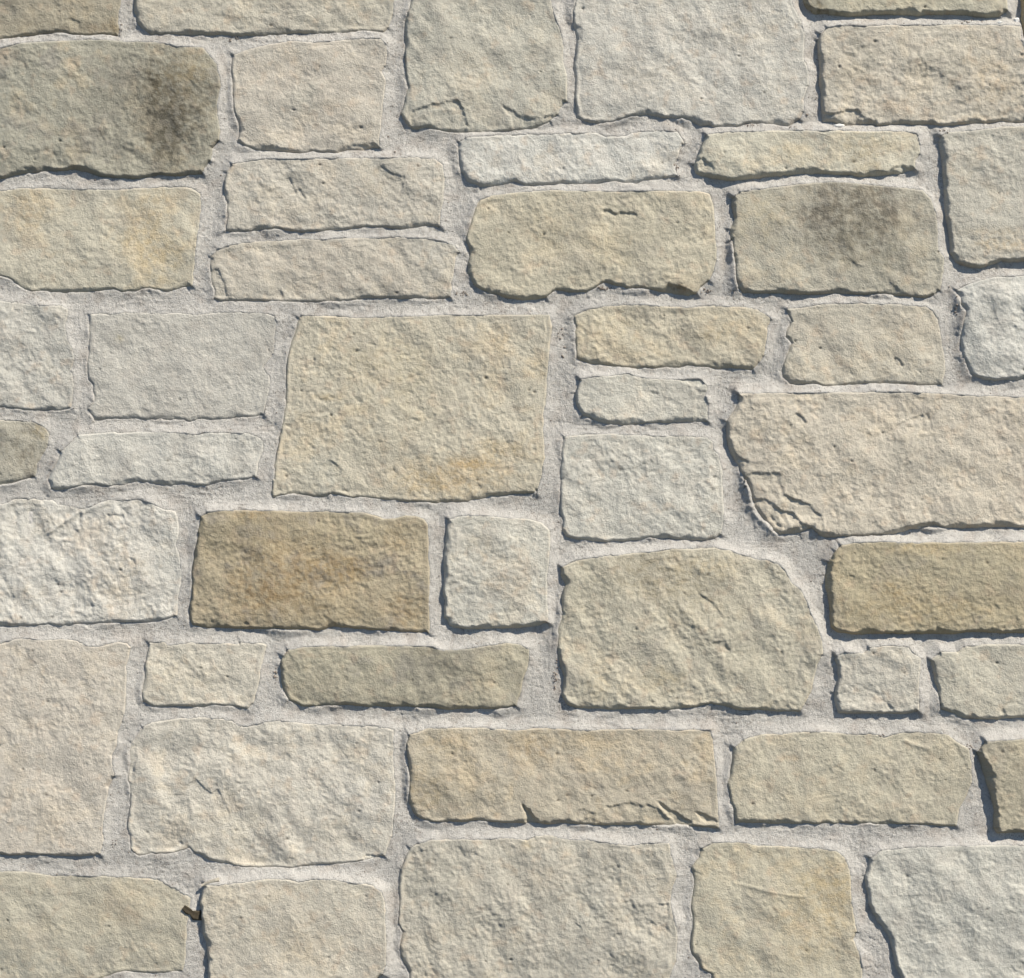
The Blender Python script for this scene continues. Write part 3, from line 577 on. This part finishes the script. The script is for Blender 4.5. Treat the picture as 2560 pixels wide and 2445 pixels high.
    oc = st.get('oc', .4); grm = st.get('gr', .25)
    m = np.clip((n1 + n3 * .6) * 1.5 - .22, 0, 1)[..., None] * oc * .42
    A = A * (1 - m) + OCHRE * m * (A.mean() / OCHRE.mean()) ** .6
    m = np.clip((n2 + n3 * .5) * 1.5 - .2, 0, 1)[..., None] * (.18 + grm * .45)
    A = A * (1 - m) + GREY * m * (A.mean() / lin((196, 188, 168)).mean()) ** .5
    m = np.clip(n4 * 1.6 - .1, 0, 1)[..., None] * .16
    A = A * (1 - m) + np.array([base[0] * 1.06, base[1] * .97, base[2] * .93]) * m
    A = A * (1 + (n3 * .05 + n1 * .05))[..., None]
    pcol = lin((206, 170, 132)); m = np.clip(fbm(X, Y, 40, 3, .6, o + 75) * 2 - .75, 0, 1)[..., None] * .3 * (oc > .15)
    A = A * (1 - m) + pcol * m
    for pc, rx, ry, c, s in STAIN:
        if not (bb[0] - 20 < pc[0] < bb[1] + 20 and bb[2] - 20 < pc[1] < bb[3] + 20) or not st['hit'](pc[None]): continue
        rr = np.sqrt(((X - pc[0]) / rx) ** 2 + ((Y - pc[1]) / ry) ** 2)
        nn = fbm(X, Y, max(10, min(rx, ry) * .7), 4, .65, o + pc[0])
        m = np.clip(np.exp(-rr ** 2 * .9) * (1.15 + nn * .9), 0, 1)[..., None] * s * (.7 if c[0] > 180 else 1.0)
        m = m * (.42 + .58 * np.clip(.55 + fbm(X, Y, 20, 3, .7, o + 3) * 1.8, 0, 1))[..., None]
        A = A * (1 - m) + lin(c) * m
    # darker flecks drawn out along the grain direction
    fl = fbm(u, v, 13, 3, .6, o + 81)
    m = (sstep(.42, .75, fl) * .22)[..., None]
    A = A * (1 - m) + lin((128, 120, 104)) * m
    A = A * (1 - .6 * pinm[..., None])  # pin holes darkened too: shade of the hollows put into the colour
    # mortar dust smeared over the upper and right rims
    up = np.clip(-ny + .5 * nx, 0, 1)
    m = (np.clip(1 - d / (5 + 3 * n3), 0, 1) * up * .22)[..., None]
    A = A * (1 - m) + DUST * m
    return H, A * ALB, F + (rel_low * ru * .95 + tilt) * .8

from functools import partial
def in_poly(poly, pts):
    # more than half of the points lie inside
    X = pts[:, 0]; Y = pts[:, 1]
    d = poly_dist(poly, X, Y)[0]
    return (d > -6).mean() > .5

label_n = 0
for i, st in enumerate(S):
    rnd = np.random.RandomState(100 + i * 7)
    p = st['o']; pad = 14
    st['bb'] = (p[:, 0].min(), p[:, 0].max(), p[:, 1].min(), p[:, 1].max())
    st['hit'] = partial(in_poly, p)
    i0 = max(0, int((st['bb'][0] - 70 - X0) // STEP)); i1 = min(len(gx), int((st['bb'][1] + 70 - X0) // STEP) + 2)
    j0 = max(0, int((st['bb'][2] - 70 - Y0) // STEP)); j1 = min(len(gy), int((st['bb'][3] + 70 - Y0) // STEP) + 2)
    sl = (slice(j0, j1), slice(i0, i1))
    X, Y = GX[sl], GY[sl]
    d, nx, ny = poly_dist(p, X, Y)
    d = d + gE[sl] * (0.5 + .5 * np.clip(ny + .6 * np.clip(-nx, 0, 1), 0, 1))
    H, A, low_h = stone_surface(st, X, Y, d, nx, ny, rnd, STEP)
    Fi = low_h + .0 + 1.3 * fbm(X, Y, 42, 2, .5, 81 + i); Fi = np.minimum(Fi, 24) + .6 * np.maximum(0, Fi - 24)
    rz = np.clip(np.clip(-ny, 0, 1) + .85 * np.clip(nx, 0, 1), 0, 1)
    if st['hh'] < 17:      # the joint is raked less deep beside the flatter stones
        rz = np.maximum(rz, np.clip(-nx, 0, 1) * np.clip(.35 + .9 * fbm(X, Y, 120, 2, .5, 77), 0, .8))
        rz = np.maximum(rz, np.clip(ny, 0, 1) * np.clip(.12 + .8 * fbm(X, Y, 100, 2, .5, 78), 0, .7))
    gSW[sl] = np.maximum(gSW[sl], rz * Fi * gSV[sl] * np.exp(-(np.clip(-d, 0, 99) / gWS[sl]) ** 1.5) * (d < 12))
    m = d > gD[sl]
    for g, v in ((gD, d), (gNx, nx), (gNy, ny), (gF, np.full(d.shape, float(st['hh']) * HS))):
        g[sl] = np.where(m, v, g[sl])
    near = d > -5.0
    keep = near[:-1, :-1] & near[1:, :-1] & near[:-1, 1:] & near[1:, 1:]
    o = grid_object('stone', gx[i0:i1], gy[j0:j1], H, keep, A, M_STONE, wall, back=0.03)
    if st.get('label'): o['label'] = st['label']

# mortar: one pointed sheet between the stones, raked deep under each stone and swept up against the next one below
dd = -gD
upf = np.clip(-gNy, 0, 1); rgt = np.clip(gNx, 0, 1); raise_ = np.clip(upf * 1.0 + rgt * .8, 0, 1)
base_m = fbm(GX, GY, 130, 2, .5, 40) * 2.2 + fbm(GX, GY, 40, 2, .5, 41) * .9
sweep = gSW
low = np.clip(1 - raise_ * 2, 0, 1) * np.exp(-np.clip(dd, 0, 99) / 8) * (1.2 * fbm(GX, GY, 30, 3, .6, 44) + .5) * 1.5
gran = fbm(GX, GY, 9, 1, .7, 45) * .8
crumb = sstep(.35, .7, fbm(GX, GY, 13, 3, .6, 46)) * sstep(.0, .5, fbm(GX, GY, 150, 2, .5, 47)) * -1.6
trow = np.where(np.abs(gNy) > np.abs(gNx), fbm(GX / 7, GY, 7, 3, .6, 60), fbm(GX, GY / 7, 7, 3, .6, 61)) * .9 * sstep(-.2, .3, fbm(GX, GY, 120, 2, .5, 62))
gap = -2.8 * np.exp(-((dd - .5) / 1.7) ** 2) * sstep(.26, .5, fbm(GX, GY, 70, 3, .6, 63))
lump = sstep(.3, .7, fbm(GX, GY, 19, 3, .65, 64)) * sstep(.0, .4, fbm(GX, GY, 170, 2, .5, 65)) * 1.2
HM = base_m + sweep + low + gran + crumb + trow + gap + lump - np.clip(-dd, 0, 99) * 1.3 * (1 - .0 * raise_)
keepv = gD < 9
keep = keepv[:-1, :-1] | keepv[1:, :-1] | keepv[:-1, 1:] | keepv[1:, 1:]
base = lin((200, 194, 185)); A = np.ones(shp + (3,)) * base
n = fbm(GX, GY, 160, 3, .5, 50)[..., None]
A = A * (1 + .07 * n)
m = np.clip(fbm(GX, GY, 60, 4, .6, 51) * 1.6 - .25, 0, 1)[..., None] * .22
A = A * (1 - m * 1.6) + lin((172, 154, 138)) * m * 1.6
A = A * (1 + .08 * fbm(GX, GY, 22, 3, .7, 66))[..., None]
m = (np.exp(-np.clip(dd, 0, 99) / 7) * raise_ * .4)[..., None]
A = A * (1 - m) + lin((194, 190, 182)) * m
m = sstep(.5, .8, fbm(GX, GY, 8, 2, .6, 52) + .35 * fbm(GX, GY, 140, 2, .5, 47))[..., None] * .4
A = A * (1 - m) + lin((120, 104, 92)) * m
edge = (GX < X0 + 6) | (GX > X1 - 6) | (GY < Y0 + 6) | (GY > Y1 - 6)
HM = np.where(edge, -4, HM)
mort = grid_object('mortar', gx, gy, HM, keep, A * ALB, M_MORTAR, wall)
mort['label'] = 'sandy pinkish grey mortar filling the joints'
gHM = HM

# ------------------------------------------------------------------ the wall goes on round the view: core and more stones
def box(name, x0, x1, y0, y1, z0, z1, mat, parent=None):
    v = [(x, y, z) for x in (x0, x1) for y in (y0, y1) for z in (z0, z1)]
    f = [(0, 1, 3, 2), (4, 6, 7, 5), (0, 4, 5, 1), (2, 3, 7, 6), (0, 2, 6, 4), (1, 5, 7, 3)]
    me = bpy.data.meshes.new(name); me.from_pydata(v, [], f); me.materials.append(mat)
    o = bpy.data.objects.new(name, me); COL.objects.link(o); o.parent = parent
    return o
WX0, WX1, WY0 = -950, 3520, -900
YB = PH / 2 + ZC / U      # ground line in px
box('wall_core', (WX0 - PW / 2) * U, (WX1 - PW / 2) * U, 3.5 * U, 0.30, 0.0, ZC - (WY0 - PH / 2) * U, M_CORE, wall)
frnd = random.Random(5)
PAL = [(197,188,166), (204,198,182), (199,187,157), (190,180,152), (206,194,172), (182,170,140), (208,203,190)]
def filler(x0, x1, y0, y1):
    """one stone of the rows beyond the view"""
    r = [frnd.uniform(-7, 7) for _ in range(16)]
    w, h = x1 - x0, y1 - y0
    pts = [(x0 + 16, y0 + r[0] * .4), (x0 + w * .3, y0 + r[1]), (x0 + w * .7, y0 + r[2]), (x1 - 16, y0 + r[3] * .4), (x1 - 2, y0 + 14), (x1 + r[4], y0 + h * .5), (x1 - 2, y1 - 14),
           (x1 - 14, y1 + r[5] * .3), (x0 + w * .66, y1 + r[6]), (x0 + w * .33, y1 + r[7]), (x0 + 14, y1), (x0, y1 - 14), (x0 + r[8], y0 + h * .5), (x0 + 2, y0 + 16)]
    p = np.array(pts); s = 9.0
    xs = np.arange(x0 - 14, x1 + 14 + s, s); ys = np.arange(y0 - 14, y1 + 14 + s, s)
    X, Y = np.meshgrid(xs, ys)
    d, nx, ny = poly_dist(p, X, Y)
    d = d + (fbm(X, Y, 30, 2, .5, 3)) * 3
    st = dict(hh=frnd.uniform(8, 20), rgb=frnd.choice(PAL), bb=(-9e3, -9e3, -9e3, -9e3), hit=lambda q: False, ru=1.1, oc=.5)
    H, A, _ = stone_surface(st, X, Y, d, nx, ny, np.random.RandomState(frnd.randint(0, 9999)), s)
    near = d > -9
    keep = near[:-1, :-1] & near[1:, :-1] & near[:-1, 1:] & near[1:, 1:]
    grid_object('stone', xs, ys, H, keep, A, M_STONE, wall, back=0.03)
def rows(x0, x1, y0, y1):
    y = y0
    while y < y1 - 90:
        h = min(frnd.uniform(150, 290), y1 - y)
        if y1 - (y + h) < 110: h = y1 - y
        x = x0
        while x < x1 - 60:
            w = min(frnd.uniform(280, 620), x1 - x)
            if x1 - (x + w) < 160: w = x1 - x
            filler(x + 14, x + w - 14, y + 14, y + h - 14)
            x += w
        y += h
rows(WX0, -190, -170, 2620)
rows(2790, WX1, -170, 2620)
rows(WX0, WX1, WY0, -180)
rows(WX0, WX1, 2620, YB)

# ------------------------------------------------------------------ small things caught in the joints
def height_at(px, py):
    return gHM[int((py - Y0) / STEP), int((px - X0) / STEP)]
def chip(pos, w, h, hh, seed, lab):
    """angular white limestone chip pressed into the mortar"""
    r = random.Random(seed); cx_, cy_ = P(pos)[0]; hm = height_at(cx_, cy_)
    n = 7; ring = []
    for k in range(n):
        a = k / n * 2 * math.pi + r.uniform(-.25, .25); q = r.uniform(.8, 1.1)
        ring.append((math.cos(a) * w * q, math.sin(a) * h * q))
    v = []
    for sc_, z in ((1.0, -3), (1.0, hh * .35), (.55, hh)):
        for a, b in ring:
            v.append(((cx_ + a * sc_ - PW / 2) * U, -(hm + z + r.uniform(-.4, .4)) * U, ZC - (cy_ + b * sc_ - PH / 2) * U))
    f = []
    for l in range(2):
        for k in range(n):
            k2 = (k + 1) % n
            f.append((l * n + k, (l + 1) * n + k, (l + 1) * n + k2, l * n + k2))
    f.append(tuple(range(3 * n - 1, 2 * n - 1, -1))); f.append(tuple(range(n)))
    me = bpy.data.meshes.new('stone_chip'); me.from_pydata(v, [], f); me.materials.append(M_CHIP)
    o = bpy.data.objects.new('stone_chip', me); COL.objects.link(o); o.parent = wall
    o['label'] = lab
chip("E1 1695,165", 8, 5, 6, 1, 'small white chip in the mortar under the top right stone')
chip("E1 1830,148", 9, 10, 5, 2, 'larger white chip beside the orange stone')
chip("E1 520,920", 16, 5.5, 5, 3, 'flat white chip in the joint below a cream stone')

def curl_leaf():
    """the scrap of leaf: a bent strip with a torn end, one side curled up"""
    cen = P("A4 1342,1358 1372,1382 1400,1400 1425,1418 1450,1422 1475,1418")
    wid = [20, 24, 21, 33, 40, 34]           # widths in chart units /2
    lift = [8.5, 8.0, 7.5, 6.0, 5.0, 4.5]
    root = None
    v = []; nl = 5
    for k, (c, w, z) in enumerate(zip(cen, wid, lift)):
        t = cen[min(k + 1, len(cen) - 1)] - cen[max(k - 1, 0)]; t = t / np.linalg.norm(t); nrm = np.array([-t[1], t[0]])
        for j in range(nl):
            s = (j / (nl - 1) - .5) * 2
            q = c + nrm * s * w / K * (1 + .16 * math.sin(k * 2.9 + j * 1.3))
            zz = z + (s * s) * 2.0 + .4 * math.sin(k * 1.7 + j * 2.3)
            v.append((q[0], q[1], zz))
    vv = [((a - PW / 2) * U, -b2 * U, ZC - (b - PH / 2) * U) for a, b, b2 in v]
    n = len(vv)
    vv += [(x, y + .9 * U, z) for x, y, z in vv]
    f = []
    nk = len(cen)
    def I(k, j, s=0): return k * nl + j + s * n
    for k in range(nk - 1):
        for j in range(nl - 1):
            f.append((I(k, j), I(k + 1, j), I(k + 1, j + 1), I(k, j + 1)))
            f.append((I(k, j, 1), I(k, j + 1, 1), I(k + 1, j + 1, 1), I(k + 1, j, 1)))
        f.append((I(k, 0, 1), I(k + 1, 0, 1), I(k + 1, 0), I(k, 0)))
        f.append((I(k, nl - 1), I(k + 1, nl - 1), I(k + 1, nl - 1, 1), I(k, nl - 1, 1)))
    for j in range(nl - 1):
        f.append((I(0, j, 1), I(0, j), I(0, j + 1), I(0, j + 1, 1)))
        f.append((I(nk - 1, j), I(nk - 1, j, 1), I(nk - 1, j + 1, 1), I(nk - 1, j + 1)))
    me = bpy.data.meshes.new('dry_leaf'); me.from_pydata(vv, [], f); me.materials.append(M_LEAF)
    me.polygons.foreach_set('use_smooth', [True] * len(f))
    o = bpy.data.objects.new('dry_leaf', me); COL.objects.link(o)
    o['label'] = 'torn brown scrap of dry leaf caught in the joint near the lower left'; o['category'] = 'leaf'
curl_leaf()

def straw():
    c = P("A4 1478,1196 1510,1183 1545,1170 1580,1160 1606,1152"); rr = [3.0, 4.2, 4.8, 5.2, 5.6]
    v = []; n = 10
    for k, (q, r) in enumerate(zip(c, rr)):
        t = c[min(k + 1, 4)] - c[max(k - 1, 0)]; t = t / np.linalg.norm(t); nr = np.array([-t[1], t[0]])
        hm = 15.0
        for j in range(n):
            a = j / n * 2 * math.pi
            p2 = q + nr * math.cos(a) * r; z = hm + math.sin(a) * r * .8
            v.append(((p2[0] - PW / 2) * U, -z * U, ZC - (p2[1] - PH / 2) * U))
    # hollow far end
    for j in range(n):
        a = j / n * 2 * math.pi; q = c[4]; t = c[4] - c[3]; t = t / np.linalg.norm(t); nr = np.array([-t[1], t[0]])
        p2 = q + nr * math.cos(a) * 3.6 - t * 0; z = 17 + math.sin(a) * 2.9
        v.append(((p2[0] - PW / 2) * U, -z * U, ZC - (p2[1] - PH / 2) * U))
    for j in range(n):
        a = j / n * 2 * math.pi; q = c[3]
        p2 = q + nr * math.cos(a) * 3.0; z = 17 + math.sin(a) * 2.4
        v.append(((p2[0] - PW / 2) * U, -z * U, ZC - (p2[1] - PH / 2) * U))
    f = []
    for k in range(6):
        for j in range(n):
            j2 = (j + 1) % n; f.append((k * n + j, k * n + j2, (k + 1) * n + j2, (k + 1) * n + j))
    f.append(tuple(range(n))); f.append(tuple(range(6 * n, 7 * n))[::-1])
    me = bpy.data.meshes.new('straw_stub'); me.from_pydata(v, [], f); me.materials.append(M_STRAW)
    me.polygons.foreach_set('use_smooth', [True] * len(f))
    o = bpy.data.objects.new('straw_stub', me); COL.objects.link(o)
    o['label'] = 'short pale stub of straw lying on top of a stone above the brown leaf scrap'; o['category'] = 'straw'
straw()

# ------------------------------------------------------------------ loose grit and mortar crumbs lodged in the joints
def crumbs():
    r = np.random.RandomState(11)
    pts = []
    for pos, n, sx, sy in (("D2 200,352", 26, 16, 5), ("C2 580,388", 16, 14, 4), ("D1 1270,915", 26, 22, 5), ("D1 1580,935", 10, 12, 4), ("C3 1255,1440", 22, 6, 28), ("B3 610,1440", 14, 5, 18),
                           ("B1 300,275", 16, 12, 6), ("E2 1380,500", 18, 4, 24), ("E1 1500,165", 16, 40, 4), ("D1 740,1220", 12, 7, 10), ("E4 1480,180", 12, 8, 8), ("A1 875,210", 10, 4, 10), ("D2 960,375", 10, 8, 6),
                           ("E1 1300,960", 8, 14, 4), ("D3 1660,1400", 0, 5, 30), ("E4 830,95", 8, 10, 3), ("D2 1150,1450", 14, 5, 30), ("C2 1310,750", 18, 10, 60), ("A4 830,900", 6, 6, 12)):
        c = P(pos)[0]
        for _ in range(n):
            pts.append((c[0] + r.randn() * sx * .6, c[1] + r.randn() * sy * .6, r.uniform(1.0, 2.9)))
    k = 0
    while k < 420:
        x, y = r.uniform(0, PW), r.uniform(0, PH)
        if gD[int((y - Y0) / STEP), int((x - X0) / STEP)] < -5:
            pts.append((x, y, r.uniform(.7, 1.9) * (1.5 if r.rand() < .08 else 1))); k += 1
    V = []; Fc = []
    dirs = np.array([(1, 0, 0), (-1, 0, 0), (0, 1, 0), (0, -1, 0), (0, 0, 1), (0, 0, -1)], float)
    tri = [(0, 2, 4), (2, 1, 4), (1, 3, 4), (3, 0, 4), (2, 0, 5), (1, 2, 5), (3, 1, 5), (0, 3, 5)]
    for x, y, rad in pts:
        if gD[int((y - Y0) / STEP), int((x - X0) / STEP)] > 1.0: continue
        h = height_at(x, y) + rad * .35
        a = r.rand() * 6.28; ca, sa = math.cos(a), math.sin(a)
        b = len(V)
        for dx, dy, dz in dirs:
            q = rad * r.uniform(.7, 1.35)
            px, py, pz = dx * ca - dy * sa, dx * sa + dy * ca, dz
            V.append(((x + px * q - PW / 2) * U, -(h + pz * q * .8) * U, ZC - (y + py * q - PH / 2) * U))
        Fc += [(b + i, b + j, b + l) for i, j, l in tri]
    me = bpy.data.meshes.new('mortar_grit'); me.from_pydata(V, [], Fc); me.materials.append(M_GRIT)
    o = bpy.data.objects.new('mortar_grit', me); COL.objects.link(o); o.parent = wall; o['kind'] = 'stuff'
    o['label'] = 'loose grit and crumbs in the joints'
M_GRIT = flat_mat('grit', (150, 134, 120), 250, .45, .95, .0003)
crumbs()
